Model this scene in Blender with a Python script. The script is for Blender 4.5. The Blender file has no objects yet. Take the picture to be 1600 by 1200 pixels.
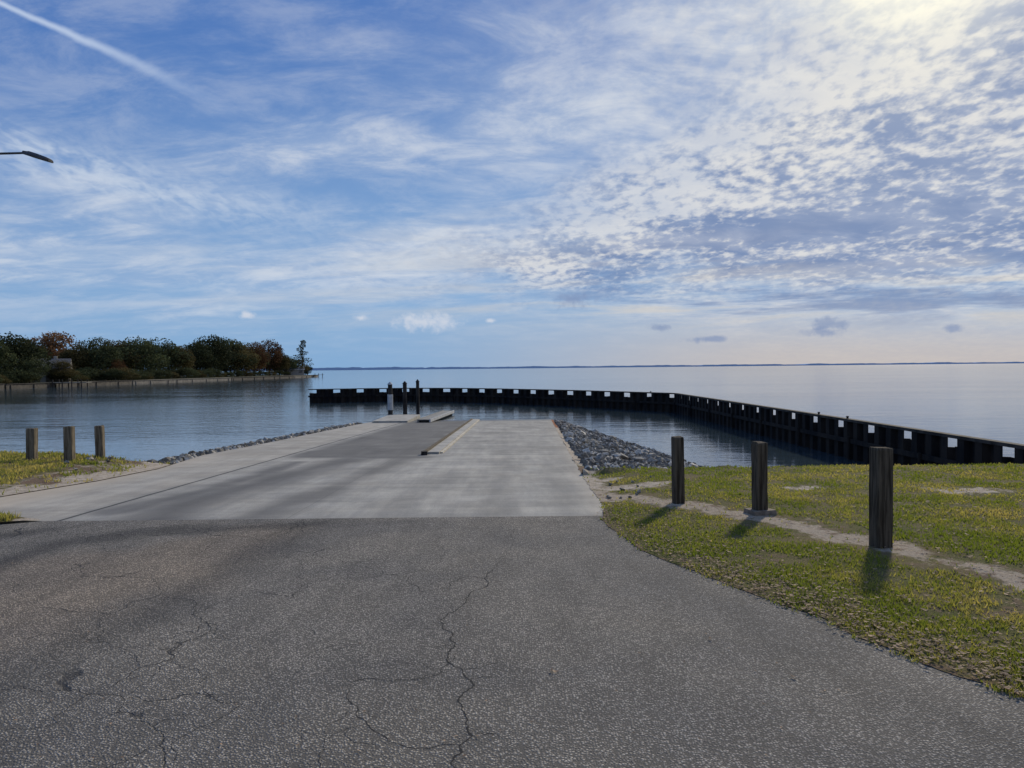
import bpy, bmesh, math, random
import numpy as np
from mathutils import Vector, Matrix, noise
from mathutils.geometry import delaunay_2d_cdt
R = math.radians
random.seed(7); rng = np.random.default_rng(7)
sc = bpy.context.scene
COL = sc.collection
sc.view_settings.view_transform = 'Standard'; sc.view_settings.look = 'None'; sc.view_settings.exposure = 0

# ---------------------------------------------------------------- camera
H = 1.7; WZ = -0.9
cam = bpy.data.cameras.new('camera'); cam.lens = 27; cam.sensor_width = 36; cam.clip_end = 60000; cam.clip_start = 0.05
co = bpy.data.objects.new('camera', cam); COL.objects.link(co); sc.camera = co
RM = Matrix.Rotation(R(90-1.19), 3, 'X') @ Matrix.Rotation(R(-0.57), 3, 'Z')
co.matrix_world = Matrix.Translation((0, 0, H)) @ RM.to_4x4()

def ray(px, py): return RM @ Vector(((px-800)/1200, (600-py)/1200, -1))
def G(px, py, z=0.0):
    d = ray(px, py); t = (z-H)/d.z; return (d.x*t, d.y*t)
def AT(px, py, Y):
    d = ray(px, py); t = Y/d.y; return Vector((d.x*t, Y, H+d.z*t))
def zr(Y):                                    # ramp profile
    if Y < 8.75: return 0.0
    if Y < 39: return -0.03*(Y-8.75)
    return -0.9075-0.12*(Y-39)
def GR(px, py):
    z = 0
    for _ in range(40): x, y = G(px, py, z); z = zr(y)
    return (x, y)

# ---------------------------------------------------------------- node helpers
def lin(c):
    c /= 255.0
    return c/12.92 if c <= .04045 else ((c+.055)/1.055)**2.4
def C8(r, g, b, k=1.0): return (lin(r)*k, lin(g)*k, lin(b)*k, 1)
class NG:
    def __init__(s, nt): s.nt = nt; s.L = nt.links
    def n(s, t, **k):
        o = s.nt.nodes.new(t)
        for a, b in k.items(): setattr(o, a, b)
        return o
    def put(s, sock, v):
        if isinstance(v, bpy.types.NodeSocket): s.L.new(v, sock)
        elif v is not None: sock.default_value = v
    def m(s, op, *a, clamp=False):
        o = s.n('ShaderNodeMath', operation=op); o.use_clamp = clamp
        for i, v in enumerate(a): s.put(o.inputs[i], v)
        return o.outputs[0]
    def mix(s, f, a, b, mode='MIX'):
        o = s.n('ShaderNodeMix', data_type='RGBA', blend_type=mode)
        s.put(o.inputs[0], f); s.put(o.inputs[6], a); s.put(o.inputs[7], b); return o.outputs[2]
    def noise(s, v, scale, detail=4, rough=.55, dist=0.0, out=0):
        o = s.n('ShaderNodeTexNoise'); s.put(o.inputs['Vector'], v)
        o.inputs['Scale'].default_value = scale; o.inputs['Detail'].default_value = detail
        o.inputs['Roughness'].default_value = rough; o.inputs['Distortion'].default_value = dist
        return o.outputs[out]
    def vor(s, v, scale, feature='F1', out='Distance', rnd=1.0):
        o = s.n('ShaderNodeTexVoronoi', feature=feature); s.put(o.inputs['Vector'], v)
        o.inputs['Scale'].default_value = scale; o.inputs['Randomness'].default_value = rnd
        return o.outputs[out]
    def ss(s, x, a, b, c=0.0, d=1.0, kind='SMOOTHSTEP'):
        o = s.n('ShaderNodeMapRange', interpolation_type=kind); s.put(o.inputs[0], x)
        for i, v in enumerate((a, b, c, d)): s.put(o.inputs[i+1], v)
        return o.outputs[0]
    def map(s, v, scale=(1, 1, 1), rot=(0, 0, 0), loc=(0, 0, 0)):
        o = s.n('ShaderNodeMapping'); s.put(o.inputs[0], v)
        o.inputs['Scale'].default_value = scale; o.inputs['Rotation'].default_value = rot; o.inputs['Location'].default_value = loc
        return o.outputs[0]
    def sep(s, v):
        o = s.n('ShaderNodeSeparateXYZ'); s.put(o.inputs[0], v); return o.outputs
    def comb(s, x, y, z):
        o = s.n('ShaderNodeCombineXYZ')
        for i, v in enumerate((x, y, z)): s.put(o.inputs[i], v)
        return o.outputs[0]
def newmat(name):
    m = bpy.data.materials.new(name); m.use_nodes = True
    g = NG(m.node_tree); b = m.node_tree.nodes['Principled BSDF']
    return m, g, b
def bump(g, b, h, strength, dist):
    o = g.n('ShaderNodeBump'); o.inputs['Strength'].default_value = strength; o.inputs['Distance'].default_value = dist
    g.put(o.inputs['Height'], h); g.put(b.inputs['Normal'], o.outputs[0])
def pos(g): return g.n('ShaderNodeNewGeometry').outputs['Position']
def objc(g): return g.n('ShaderNodeTexCoord').outputs['Object']
def simple(name, c1, c2, scale=3, rough=.8, bs=.3, bd=.02, metal=0, stretch=(1, 1, 1), detail=5, spec=.5, orand=0.0):
    m, g, b = newmat(name)
    v = g.map(objc(g), stretch)
    n = g.noise(v, scale, detail, .6)
    c = g.mix(g.ss(n, .35, .65), (*c1, 1), (*c2, 1))
    if orand:
        r_ = g.n('ShaderNodeObjectInfo').outputs['Random']; k_ = g.ss(r_, 0, 1, 1-orand, 1+orand, 'LINEAR'); c = g.mix(1.0, c, g.comb(k_, k_, k_), 'MULTIPLY')
    g.put(b.inputs['Base Color'], c)
    b.inputs['Roughness'].default_value = rough; b.inputs['Metallic'].default_value = metal; b.inputs['Specular IOR Level'].default_value = spec
    bump(g, b, n, bs, bd)
    return m

# ---------------------------------------------------------------- world
w = bpy.data.worlds.new('World'); sc.world = w; w.use_nodes = True
nt = w.node_tree; g = NG(nt); bg = nt.nodes['Background']
SUN_AZ, SUN_EL = R(28), R(29)
SD = Vector((math.sin(SUN_AZ)*math.cos(SUN_EL), math.cos(SUN_AZ)*math.cos(SUN_EL), math.sin(SUN_EL)))
sky = g.n('ShaderNodeTexSky', sky_type='NISHITA'); sky.sun_disc = False
sky.sun_elevation = SUN_EL; sky.sun_rotation = SUN_AZ; sky.air_density = 1.0; sky.dust_density = .6; sky.ozone_density = 1.5
K = 10.0
d = g.n('ShaderNodeTexCoord').outputs['Generated']
X, Y, Z = g.sep(d)[:3]
az = g.m('ABSOLUTE', Z); ay = g.m('MAXIMUM', g.m('ABSOLUTE', Y), .05)
u = g.m('DIVIDE', X, ay); v = g.m('DIVIDE', az, ay)
def plane(k):
    p_ = g.m('ADD', az, k); return g.comb(g.m('DIVIDE', X, p_), g.m('DIVIDE', Y, p_), 0)
P = plane(.20); PB = plane(.34)
dotn = g.n('ShaderNodeVectorMath', operation='DOT_PRODUCT'); g.put(dotn.inputs[0], d)
GEL = R(26.5); GD = Vector((math.sin(SUN_AZ)*math.cos(GEL), math.cos(SUN_AZ)*math.cos(GEL), math.sin(GEL)))
dotn.inputs[1].default_value = GD
dot = g.m('MAXIMUM', dotn.outputs['Value'], 0.0)
def U(px): return (px-800)/1200
def V(px, py): return (575-(px-800)*.0099-py)/1200
def blob(px, py, rx, ry, amp, rot=0.0):       # soft region of the sky, given by its direction
    du = g.m('SUBTRACT', u, U(px)); dv = g.m('SUBTRACT', v, V(px, py)); c_, s_ = math.cos(R(rot)), math.sin(R(rot))
    a_ = g.m('ADD', g.m('MULTIPLY', du, c_), g.m('MULTIPLY', dv, s_)); b_ = g.m('SUBTRACT', g.m('MULTIPLY', dv, c_), g.m('MULTIPLY', du, s_))
    q = g.m('ADD', g.m('POWER', g.m('MULTIPLY', a_, 1200/rx), 2.0), g.m('POWER', g.m('MULTIPLY', b_, 1200/ry), 2.0))
    return g.m('MULTIPLY', g.m('EXPONENT', g.m('MULTIPLY', q, -1.0)), amp)
def total(l):
    t = l[0]
    for q in l[1:]: t = g.m('ADD', t, q)
    return t
grad = g.mix(g.ss(v, 0, .5), C8(126, 167, 211, K), C8(66, 112, 182, K))
base = g.mix(.90, sky.outputs[0], grad)
bias = total([blob(980, 130, 420, 190, .18, 12), blob(560, 235, 260, 45, .12, -8), blob(180, 70, 320, 120, -.16), blob(600, 305, 140, 50, -.18), blob(140, 265, 300, 60, .12, -8),
              blob(220, 400, 420, 75, .10), blob(680, 400, 260, 50, .17, 4), blob(150, 462, 200, 16, -.14), blob(680, 540, 330, 40, -.28), blob(1250, 480, 420, 28, .16, 3), blob(1150, 400, 330, 26, -.25, 6), blob(60, 170, 160, 30, -.10)])
nA = g.noise(g.map(PB, (.8, 1.3, 1), (0, 0, R(-10))), 2.3, 7, .58, .3)
nB = g.noise(g.map(P, (.8, 1.3, 1), (0, 0, R(14)), (3, 1, 0)), 4.4, 7, .66, .4)
nAB = g.m('ADD', g.m('MULTIPLY', nA, .65), g.m('MULTIPLY', nB, .35))
cov = g.m('MULTIPLY', g.ss(g.m('ADD', nAB, bias), .41, .82), .92)
side = g.ss(u, -.65, .35)
veil = g.ss(nB, .32, .72, .02, .30)
cov = g.m('MAXIMUM', cov, veil)
wcol = g.mix(g.ss(nB, .35, .65), C8(160, 180, 211, K), C8(208, 215, 226, K))
c1 = g.mix(cov, base, wcol)
# flat stratus bars low down
nS = g.noise(g.comb(g.m('MULTIPLY', g.m('ADD', u, g.m('MULTIPLY', v, 1.5)), 2.6), g.m('MULTIPLY', g.m('SUBTRACT', v, g.m('MULTIPLY', u, .05)), 30.0), 2.0), 1.0, 7, .62, .3)
belt = g.m('MULTIPLY', g.ss(v, .03, .08), g.ss(v, .23, .13))
beltc = g.m('MULTIPLY', g.m('MULTIPLY', belt, g.ss(nS, .44, .66)), g.ss(u, -.2, .25, .5, .88))
c2 = g.mix(beltc, c1, g.mix(side, C8(180, 196, 218, K), C8(214, 208, 198, K)))
darkb = g.m('MULTIPLY', g.m('MULTIPLY', belt, g.ss(nS, .52, .38)), g.ss(u, -.08, .25, 0, .9))
c2 = g.mix(darkb, c2, C8(112, 138, 180, K))
# altocumulus field on the right
f = g.m('SUBTRACT', g.m('MULTIPLY', g.m('SUBTRACT', u, .02), .60), g.m('SUBTRACT', v, .165))
edgeN = g.noise(P, 2.6, 5, .65, .4)
f2 = g.m('ADD', f, g.m('MULTIPLY', g.m('SUBTRACT', edgeN, .5), .26))
mAC = g.m('MULTIPLY', g.ss(f2, -.09, .11), g.ss(g.m('ADD', v, g.m('MULTIPLY', g.m('SUBTRACT', edgeN, .5), .12)), .075, .15))
Pc = g.map(P, (1.0, .72, 1), (0, 0, R(24)))
nc = g.noise(Pc, 25, 3.5, .55, .15)
nbig = g.noise(g.map(P, (.8, 1.2, 1), (0, 0, R(-8))), 4.0, 5, .6, .3)
bright = total([blob(1200, 180, 330, 90, .10, 28), blob(1000, 330, 170, 40, .10, 25), blob(1450, 320, 260, 60, -.10, 5), blob(1150, 372, 330, 24, -.24, 5), blob(1400, 415, 300, 16, -.20, 3), blob(1000, 400, 200, 12, .12, 4)])
cellv = g.m('ADD', g.m('ADD', nc, bright), g.m('MULTIPLY', g.m('SUBTRACT', nbig, .5), .75))
cell = g.ss(cellv, .34, .70)
acdark = g.mix(g.ss(nbig, .35, .65), C8(98, 124, 170, K), C8(146, 160, 190, K))
accol = g.mix(cell, acdark, C8(216, 217, 220, K))
c3 = g.mix(g.m('MULTIPLY', mAC, .90), c2, accol)
# rippled cirrocumulus on the left and centre
rip = g.noise(g.map(P, (1, .6, 1), (0, 0, R(-35))), 26, 2.5, .55, .4)
mL = g.m('ADD', g.m('ADD', blob(190, 285, 300, 38, .9, -11), blob(650, 400, 300, 32, .6, 6)), blob(60, 225, 120, 22, .6, -20), clamp=True)
c3 = g.mix(g.m('MULTIPLY', g.m('MULTIPLY', mL, g.ss(rip, .30, .70, .15, .85)), g.ss(edgeN, .3, .6, .3, .9)), c3, C8(198, 210, 226, K))
# contrail
a0 = (U(-60), V(0, -25)); a1 = (U(375), V(375, 172))
dx, dy = a1[0]-a0[0], a1[1]-a0[1]; LL = math.hypot(dx, dy); dx /= LL; dy /= LL
ru = g.m('SUBTRACT', u, a0[0]); rv = g.m('SUBTRACT', v, a0[1])
al = g.m('ADD', g.m('MULTIPLY', ru, dx), g.m('MULTIPLY', rv, dy))
pe = g.m('SUBTRACT', g.m('MULTIPLY', rv, dx), g.m('MULTIPLY', ru, dy))
pe = g.m('ADD', pe, g.m('MULTIPLY', g.m('SUBTRACT', g.noise(d, 34, 3), .5), .007))
pe = g.m('ADD', pe, g.m('MULTIPLY', g.m('POWER', g.m('SUBTRACT', al, LL*.5), 2.0), .12))
wid = g.ss(al, 0, LL, .0042, .011)
ct = g.m('MULTIPLY', g.ss(g.m('DIVIDE', g.m('ABSOLUTE', pe), wid), 1.2, .0), g.ss(al, LL*1.06, LL*.35, 0, .72))
c3 = g.mix(ct, c3, C8(196, 211, 233, K))
# haze near the horizon
hz = g.ss(v, .10, .0)
c4 = g.mix(g.m('MULTIPLY', hz, .85), c3, g.mix(g.ss(u, -.25, .40), C8(128, 168, 208, K), C8(194, 184, 178, K)))
# small low cumulus puffs
pn = g.noise(d, 60, 3, .6)
for (px, py, rx, ry, dk) in [(665, 503, 46, 13, 0), (388, 492, 10, 6, 0), (565, 497, 13, 5, 0), (768, 501, 9, 4, 0),
                             (898, 467, 30, 13, 1), (933, 414, 16, 7, 1), (1035, 512, 18, 6, 1), (1110, 530, 30, 5, 1), (1295, 507, 34, 9, 1), (1285, 519, 34, 7, 1), (1490, 513, 15, 6, 1), (1570, 462, 30, 6, 1)]:
    e = g.m('SQRT', g.m('ADD', g.m('POWER', g.m('DIVIDE', g.m('SUBTRACT', u, U(px)), rx/1200), 2.0), g.m('POWER', g.m('DIVIDE', g.m('SUBTRACT', v, V(px, py)), ry/1200), 2.0)))
    k = g.ss(g.m('ADD', e, g.m('MULTIPLY', g.m('SUBTRACT', pn, .5), 2.6)), 1.35, .2, 0, .7 if dk else .85)
    c4 = g.mix(k, c4, C8(122, 142, 180, K) if dk else C8(206, 212, 224, K))
# brightness round the sun, spread by the cloud veil
gl1 = g.m('POWER', dot, 20.0); gl2 = g.m('POWER', dot, 260.0)
gcol = g.mix(g.m('MULTIPLY', gl1, .50), c4, g.mix(cell, C8(190, 198, 212, K), C8(246, 240, 224, K)))
gsum = g.mix(g.m('MULTIPLY', g.m('MULTIPLY', gl2, 1.15), g.ss(nc, .3, .6, .8, 1.0), clamp=True), gcol, C8(255, 248, 218, K*1.35))
g.put(bg.inputs['Color'], gsum); bg.inputs['Strength'].default_value = .102

sun = bpy.data.lights.new('sun', 'SUN'); sun.energy = 3.0; sun.angle = R(4); sun.color = (1, .90, .72)
so = bpy.data.objects.new('sun', sun); COL.objects.link(so)
so.rotation_euler = SD.to_track_quat('Z', 'Y').to_euler()

# ---------------------------------------------------------------- object helpers
def tag(o, label=None, cat=None, group=None, kind=None):
    if label: o['label'] = label
    if cat: o['category'] = cat
    if group: o['group'] = group
    if kind: o['kind'] = kind
    return o
def empty(name, loc=(0, 0, 0), rz=0):
    o = bpy.data.objects.new(name, None); COL.objects.link(o); o.location = loc; o.rotation_euler = (0, 0, rz)
    o.empty_display_size = .2
    return o
def mesh(name, V_, F_, mats, parent=None, smooth=False, mi=None):
    me = bpy.data.meshes.new(name); me.from_pydata([tuple(p) for p in V_], [], F_)
    if not isinstance(mats, (list, tuple)): mats = [mats]
    for m in mats: me.materials.append(m)
    if mi is not None: me.polygons.foreach_set('material_index', mi)
    if smooth: me.polygons.foreach_set('use_smooth', [True]*len(F_))
    me.update()
    o = bpy.data.objects.new(name, me); COL.objects.link(o)
    if parent: o.parent = parent
    return o
class MB:
    def __init__(s): s.v = []; s.f = []
    def add(s, vs, fs):
        k = len(s.v); s.v += [tuple(p) for p in vs]; s.f += [tuple(i+k for i in q) for q in fs]
    def box(s, x0, x1, y0, y1, z0, z1, rz=0, c=None):
        vs = [(x, y, z) for z in (z0, z1) for (x, y) in ((x0, y0), (x1, y0), (x1, y1), (x0, y1))]
        if rz:
            cx, cy = c or ((x0+x1)/2, (y0+y1)/2)
            vs = [(cx+(x-cx)*math.cos(rz)-(y-cy)*math.sin(rz), cy+(x-cx)*math.sin(rz)+(y-cy)*math.cos(rz), z) for x, y, z in vs]
        s.add(vs, [(3, 2, 1, 0), (4, 5, 6, 7), (0, 1, 5, 4), (1, 2, 6, 5), (2, 3, 7, 6), (3, 0, 4, 7)])
    def tube(s, pts, rs, n=10):
        pts = [Vector(p) for p in pts]; rings = []
        for i, p in enumerate(pts):
            t = (pts[min(i+1, len(pts)-1)]-pts[max(i-1, 0)]).normalized()
            a = t.cross(Vector((0, 0, 1)) if abs(t.z) < .9 else Vector((1, 0, 0))).normalized(); b = t.cross(a)
            rings.append([p+(a*math.cos(2*math.pi*j/n)+b*math.sin(2*math.pi*j/n))*rs[i] for j in range(n)])
        vs = [q for r in rings for q in r]; fs = []
        for i in range(len(pts)-1):
            for j in range(n): fs.append((i*n+j, i*n+(j+1) % n, (i+1)*n+(j+1) % n, (i+1)*n+j))
        fs.append(tuple(range(n))[::-1]); fs.append(tuple((len(pts)-1)*n+j for j in range(n)))
        s.add(vs, fs)
    def build(s, name, mat, parent=None, smooth=False): return mesh(name, s.v, s.f, mat, parent, smooth)

def segdist(Px, Py, pl):
    best = np.full(Px.shape, 1e9)
    for (x0, y0), (x1, y1) in zip(pl[:-1], pl[1:]):
        dx, dy = x1-x0, y1-y0; L2 = dx*dx+dy*dy+1e-12
        t = np.clip(((Px-x0)*dx+(Py-y0)*dy)/L2, 0, 1)
        best = np.minimum(best, np.hypot(Px-x0-t*dx, Py-y0-t*dy))
    return best
def inside(Px, Py, poly):
    r = np.zeros(Px.shape, bool); n = len(poly); j = n-1
    for i in range(n):
        xi, yi = poly[i]; xj, yj = poly[j]
        c = ((yi > Py) != (yj > Py)) & (Px < (xj-xi)*(Py-yi)/((yj-yi) if yj != yi else 1e-12)+xi)
        r ^= c; j = i
    return r
def sstep(x, a, b):
    t = np.clip((x-a)/(b-a), 0, 1); return t*t*(3-2*t)
def fn(x, y, s=1.0, o=0.0): return noise.fractal(Vector((x*s+o, y*s-o, o)), .8, 2.0, 5)
def densify(poly, sp, jit=0.0):
    out = []
    for i in range(len(poly)):
        a, b = poly[i], poly[(i+1) % len(poly)]
        L = math.hypot(b[0]-a[0], b[1]-a[1]); n = max(1, int(L/sp)) if L < 30 else max(1, int(L/(sp*6)))
        for k in range(n):
            x = a[0]+(b[0]-a[0])*k/n; y = a[1]+(b[1]-a[1])*k/n
            if jit: x0_, y0_ = x, y; x += jit*fn(x0_, y0_, 3.2, 3.1); y += jit*fn(x0_, y0_, 3.2, 9.7)
            out.append((x, y))
    return out
def sheet(name, poly, zf, mats, near, levels, jit=0.0, paint=None, skirt=0.0):
    """levels: list of (x0,x1,y0,y1,spacing) interior point grids"""
    bd = densify(poly, near, jit)
    pts = []
    used = []
    for (x0, x1, y0, y1, s) in levels:
        gx, gy = np.meshgrid(np.arange(x0, x1, s), np.arange(y0, y1, s)); gx = gx.ravel(); gy = gy.ravel()
        gx = gx+rng.uniform(-.2, .2, gx.shape)*s; gy = gy+rng.uniform(-.2, .2, gy.shape)*s
        ok = inside(gx, gy, bd) & (segdist(gx, gy, bd+[bd[0]]) > min(s*.35, .15))
        for (a, b, c, e) in used: ok &= ~((gx > a) & (gx < b) & (gy > c) & (gy < e))
        used.append((x0, x1, y0, y1)); pts += list(zip(gx[ok], gy[ok]))
    co_ = [Vector(p) for p in bd]+[Vector(p) for p in pts]
    r = delaunay_2d_cdt(co_, [], [list(range(len(bd)))], 1, 1e-5)
    vs = [(p.x, p.y, zf(p.x, p.y)) for p in r[0]]; fs = []
    for f_ in r[2]:
        a, b, c = [vs[i] for i in f_[:3]]
        area = (b[0]-a[0])*(c[1]-a[1])-(b[1]-a[1])*(c[0]-a[0])
        fs.append(tuple(f_) if area > 0 else tuple(f_)[::-1])
    if skirt:
        m_ = len(bd); zs = [zf(x, y) for x, y in bd]
        k = len(vs); vs += [(x, y, z) for (x, y), z in zip(bd, zs)]+[(x, y, z-skirt) for (x, y), z in zip(bd, zs)]
        for i in range(m_): j = (i+1) % m_; fs.append((k+i, k+j, k+m_+j, k+m_+i))
    o = mesh(name, vs, fs, mats)
    if paint:
        A = np.array(vs); cl = paint(A[:, 0], A[:, 1]); at = o.data.color_attributes.new('mask', 'FLOAT_COLOR', 'POINT')
        buf = np.ones((len(vs), 4), np.float32); buf[:, :3] = cl; at.data.foreach_set('color', buf.ravel())
    return o
def attr(g, name='mask'):
    a = g.n('ShaderNodeVertexColor'); a.layer_name = name
    s = g.n('ShaderNodeSeparateColor'); g.L.new(a.outputs[0], s.inputs[0]); return s.outputs

# ---------------------------------------------------------------- materials of the setting
def mat_asphalt():
    m, g, b = newmat('asphalt'); p = pos(g); a = attr(g)
    st = g.vor(p, 78, out='Color'); sr = g.n('ShaderNodeSeparateColor'); g.L.new(st, sr.inputs[0])
    dist = g.vor(p, 78)
    stone = g.mix(g.m('POWER', sr.outputs[0], 1.7), (.115, .104, .088, 1), (.66, .60, .51, 1))
    c = g.mix(g.ss(dist, .36, .60), stone, (.045, .041, .036, 1))
    fine = g.noise(p, 230, 2, .6); c = g.mix(.35, c, g.mix(g.ss(fine, .35, .65), (.10, .092, .08, 1), (.42, .385, .33, 1)))
    big = g.noise(p, .55, 5, .6, .4); c = g.mix(1.0, c, g.mix(g.ss(big, .3, .7), (.78, .79, .81, 1), (1.14, 1.11, 1.05, 1)), 'MULTIPLY')
    mid = g.noise(g.map(p, (1.6, .5, 1)), 2.6, 5, .65); c = g.mix(1.0, c, g.mix(g.ss(mid, .3, .7), (.86, .86, .86, 1), (1.08, 1.08, 1.08, 1)), 'MULTIPLY')
    c = g.mix(a[1], c, g.mix(1.0, c, (1.16, 1.06, .96, 1), 'MULTIPLY'))
    c = g.mix(g.m('MULTIPLY', a[0], .78), c, g.mix(1.0, c, (.32, .33, .35, 1), 'MULTIPLY'))
    pw = g.noise(p, 2.2, 4, .6, out=1)
    pd = g.n('ShaderNodeVectorMath', operation='MULTIPLY_ADD'); g.put(pd.inputs[0], pw); pd.inputs[1].default_value = (.5, .5, 0); g.put(pd.inputs[2], p)
    e = g.vor(pd.outputs[0], 1.4, 'DISTANCE_TO_EDGE'); cm = g.ss(g.noise(p, .8, 3), .47, .60)
    hair = g.m('MULTIPLY', g.m('MULTIPLY', g.ss(e, .009, .002), cm), g.ss(a[2], .0, 1.0, .10, .75))
    c = g.mix(hair, c, (.025, .025, .025, 1))
    g.put(b.inputs['Base Color'], c); b.inputs['Roughness'].default_value = .88; b.inputs['Specular IOR Level'].default_value = .2
    h = g.m('SUBTRACT', g.m('ADD', g.ss(dist, .6, .15), g.m('MULTIPLY', fine, .4)), g.m('MULTIPLY', hair, 2.0))
    bump(g, b, h, .8, .007)
    return m
def mat_concrete():
    m, g, b = newmat('concrete'); p = pos(g); a = attr(g); x, y, z = g.sep(p)[:3]
    n1 = g.noise(p, .9, 6, .65, .3); n2 = g.noise(g.map(p, (1, .12, 1)), 5, 5, .6); n3 = g.noise(p, 60, 3, .6)
    nh = g.noise(g.map(p, (.15, 1.2, 1)), 2.2, 4, .6)
    c = g.mix(g.ss(n1, .3, .7), (.31, .296, .258, 1), (.43, .411, .36, 1))
    c = g.mix(1.0, c, g.mix(g.ss(n2, .3, .7), (.84, .84, .85, 1), (1.10, 1.08, 1.05, 1)), 'MULTIPLY')
    c = g.mix(1.0, c, g.mix(g.ss(nh, .3, .7), (.86, .87, .88, 1), (1.08, 1.07, 1.05, 1)), 'MULTIPLY')
    c = g.mix(1.0, c, g.mix(g.ss(n3, .3, .7), (.84, .84, .84, 1), (1.1, 1.1, 1.1, 1)), 'MULTIPLY')
    c = g.mix(g.m('MULTIPLY', a[1], .85), c, (.48, .395, .285, 1))
    c = g.mix(g.m('MULTIPLY', a[0], g.ss(n2, .2, .6, .75, 1.0)), c, (.085, .083, .080, 1))
    def line(s, at, wd, k): return g.m('MULTIPLY', g.ss(g.m('ABSOLUTE', g.m('SUBTRACT', s, at)), wd, wd*.35), k)
    xj = g.m('ADD', x, g.m('MULTIPLY', g.m('SUBTRACT', g.noise(p, 1.5, 3), .5), .03))
    inr = g.m('GREATER_THAN', x, -5.25)
    j = line(xj, -5.22, .04, .9)
    for (yy, k) in ((12.0, .3), (17.35, .85), (24, .4), (31, .4)): j = g.m('MAXIMUM', j, g.m('MULTIPLY', line(y, yy, .03, k), inr))
    j = g.m('MAXIMUM', j, line(x, -2.6, .012, .25))
    ys = g.m('FRACT', g.m('DIVIDE', y, 1.55)); jj = g.m('MULTIPLY', g.m('LESS_THAN', ys, .012), g.m('LESS_THAN', x, -5.25)); j = g.m('MAXIMUM', j, g.m('MULTIPLY', jj, .35))
    c = g.mix(j, c, (.04, .04, .038, 1))
    wet = g.m('MULTIPLY', a[2], 1.0)
    c = g.mix(wet, c, g.mix(1.0, c, (.35, .35, .34, 1), 'MULTIPLY'))
    g.put(b.inputs['Base Color'], c); g.put(b.inputs['Roughness'], g.ss(wet, 0, 1, .88, .35)); b.inputs['Specular IOR Level'].default_value = .2
    br = g.n('ShaderNodeTexWave'); br.bands_direction = 'Y'; g.put(br.inputs[0], p); br.inputs['Scale'].default_value = 9; br.inputs['Distortion'].default_value = 1.5
    bump(g, b, g.m('ADD', g.m('MULTIPLY', br.outputs[1], .3), n3), .3, .006)
    return m
def mat_ground():
    m, g, b = newmat('lawn_and_sand'); p = pos(g); a = attr(g)
    n1 = g.noise(p, 1.1, 6, .65, .4); n2 = g.noise(p, 9, 5, .7); n3 = g.noise(p, 55, 4, .7)
    gr = g.mix(g.ss(n1, .35, .65), (.12, .13, .032, 1), (.23, .18, .07, 1))
    gr = g.mix(g.ss(n2, .42, .70), gr, (.22, .16, .09, 1))
    gr = g.mix(g.ss(n3, .3, .7, 0, .7), gr, (.05, .055, .016, 1))
    sa = g.mix(g.ss(n2, .3, .7), (.36, .285, .20, 1), (.64, .55, .43, 1)); sa = g.mix(g.ss(n3, .45, .75, 0, .6), sa, (.18, .13, .08, 1))
    c = g.mix(g.ss(g.m('ADD', a[0], g.m('MULTIPLY', g.m('SUBTRACT', g.noise(p, 4, 5, .75), .5), 2.0)), .36, .66), gr, sa)
    di = g.mix(g.ss(n3, .3, .7), (.09, .06, .04, 1), (.27, .185, .12, 1))
    c = g.mix(g.ss(g.m('ADD', a[1], g.m('MULTIPLY', g.m('SUBTRACT', n2, .5), 1.1)), .42, .68), c, di)
    red = g.mix(n2, (.40, .17, .08, 1), (.22, .10, .055, 1)); c = g.mix(g.ss(g.m('ADD', a[2], g.m('MULTIPLY', g.m('SUBTRACT', n2, .5), .8)), .4, .6), c, red)
    g.put(b.inputs['Base Color'], c); b.inputs['Roughness'].default_value = .95; b.inputs['Specular IOR Level'].default_value = .12
    bump(g, b, g.m('ADD', n3, n2), .8, .03)
    return m
def mat_water():
    m, g, b = newmat('water'); p = pos(g)
    b.inputs['Base Color'].default_value = (.035, .055, .066, 1); b.inputs['IOR'].default_value = 1.333
    b.inputs['Roughness'].default_value = .07; b.inputs['Specular IOR Level'].default_value = .75
    w1 = g.noise(g.map(p, (.55, 1.3, 1), (0, 0, R(12))), 1.1, 3, .5, .4)
    w2 = g.noise(g.map(p, (.8, 1.7, 1), (0, 0, R(-20))), 4.5, 3, .55, .3)
    w0 = g.noise(g.map(p, (.15, .4, 1)), .35, 3, .5)
    calm = g.ss(g.noise(g.map(p, (.02, .06, 1)), 1.0, 4, .6), .35, .65, .45, 1.1)
    h = g.m('MULTIPLY', g.m('ADD', g.m('ADD', g.m('MULTIPLY', w1, 1.0), g.m('MULTIPLY', w2, .30)), g.m('MULTIPLY', w0, 1.2)), calm)
    bump(g, b, h, .5, .055)
    return m
M_as = mat_asphalt(); M_co = mat_concrete(); M_gr = mat_ground(); M_wa = mat_water()
M_crack, g_, b_ = newmat('crack'); b_.inputs['Base Color'].default_value = (.016, .015, .014, 1); b_.inputs['Roughness'].default_value = 1

# ---------------------------------------------------------------- outlines
XRP = [(8.75, 1.14), (11, 1.14), (17.4, 1.30), (28, 1.62), (39, 1.95), (47, 2.1)]
XLP = [(10.9, -7.3), (12.8, -6.95), (14.8, -6.85), (18, -7.3), (22.4, -7.15), (35, -7.0), (41, -6.6), (47, -6.6)]
def xr(Y): return float(np.interp(Y, *zip(*XRP)))
def xl(Y): return float(np.interp(Y, *zip(*XLP)))
edge_px = [(925, 790), (940, 812), (960, 830), (1000, 858), (1050, 880), (1100, 898), (1150, 918), (1200, 937), (1250, 955), (1300, 972), (1335, 995), (1400, 1018), (1450, 1038), (1530, 1068), (1600, 1092)]
AE = [G(*p) for p in edge_px]
AE[0] = (1.14, 9.3)
AEX = AE+[(3.3, 3.1), (5.0, 1.2), (7.5, -1.5), (12, -6)]
AEY = sorted([(y, x) for x, y in AEX])
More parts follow.
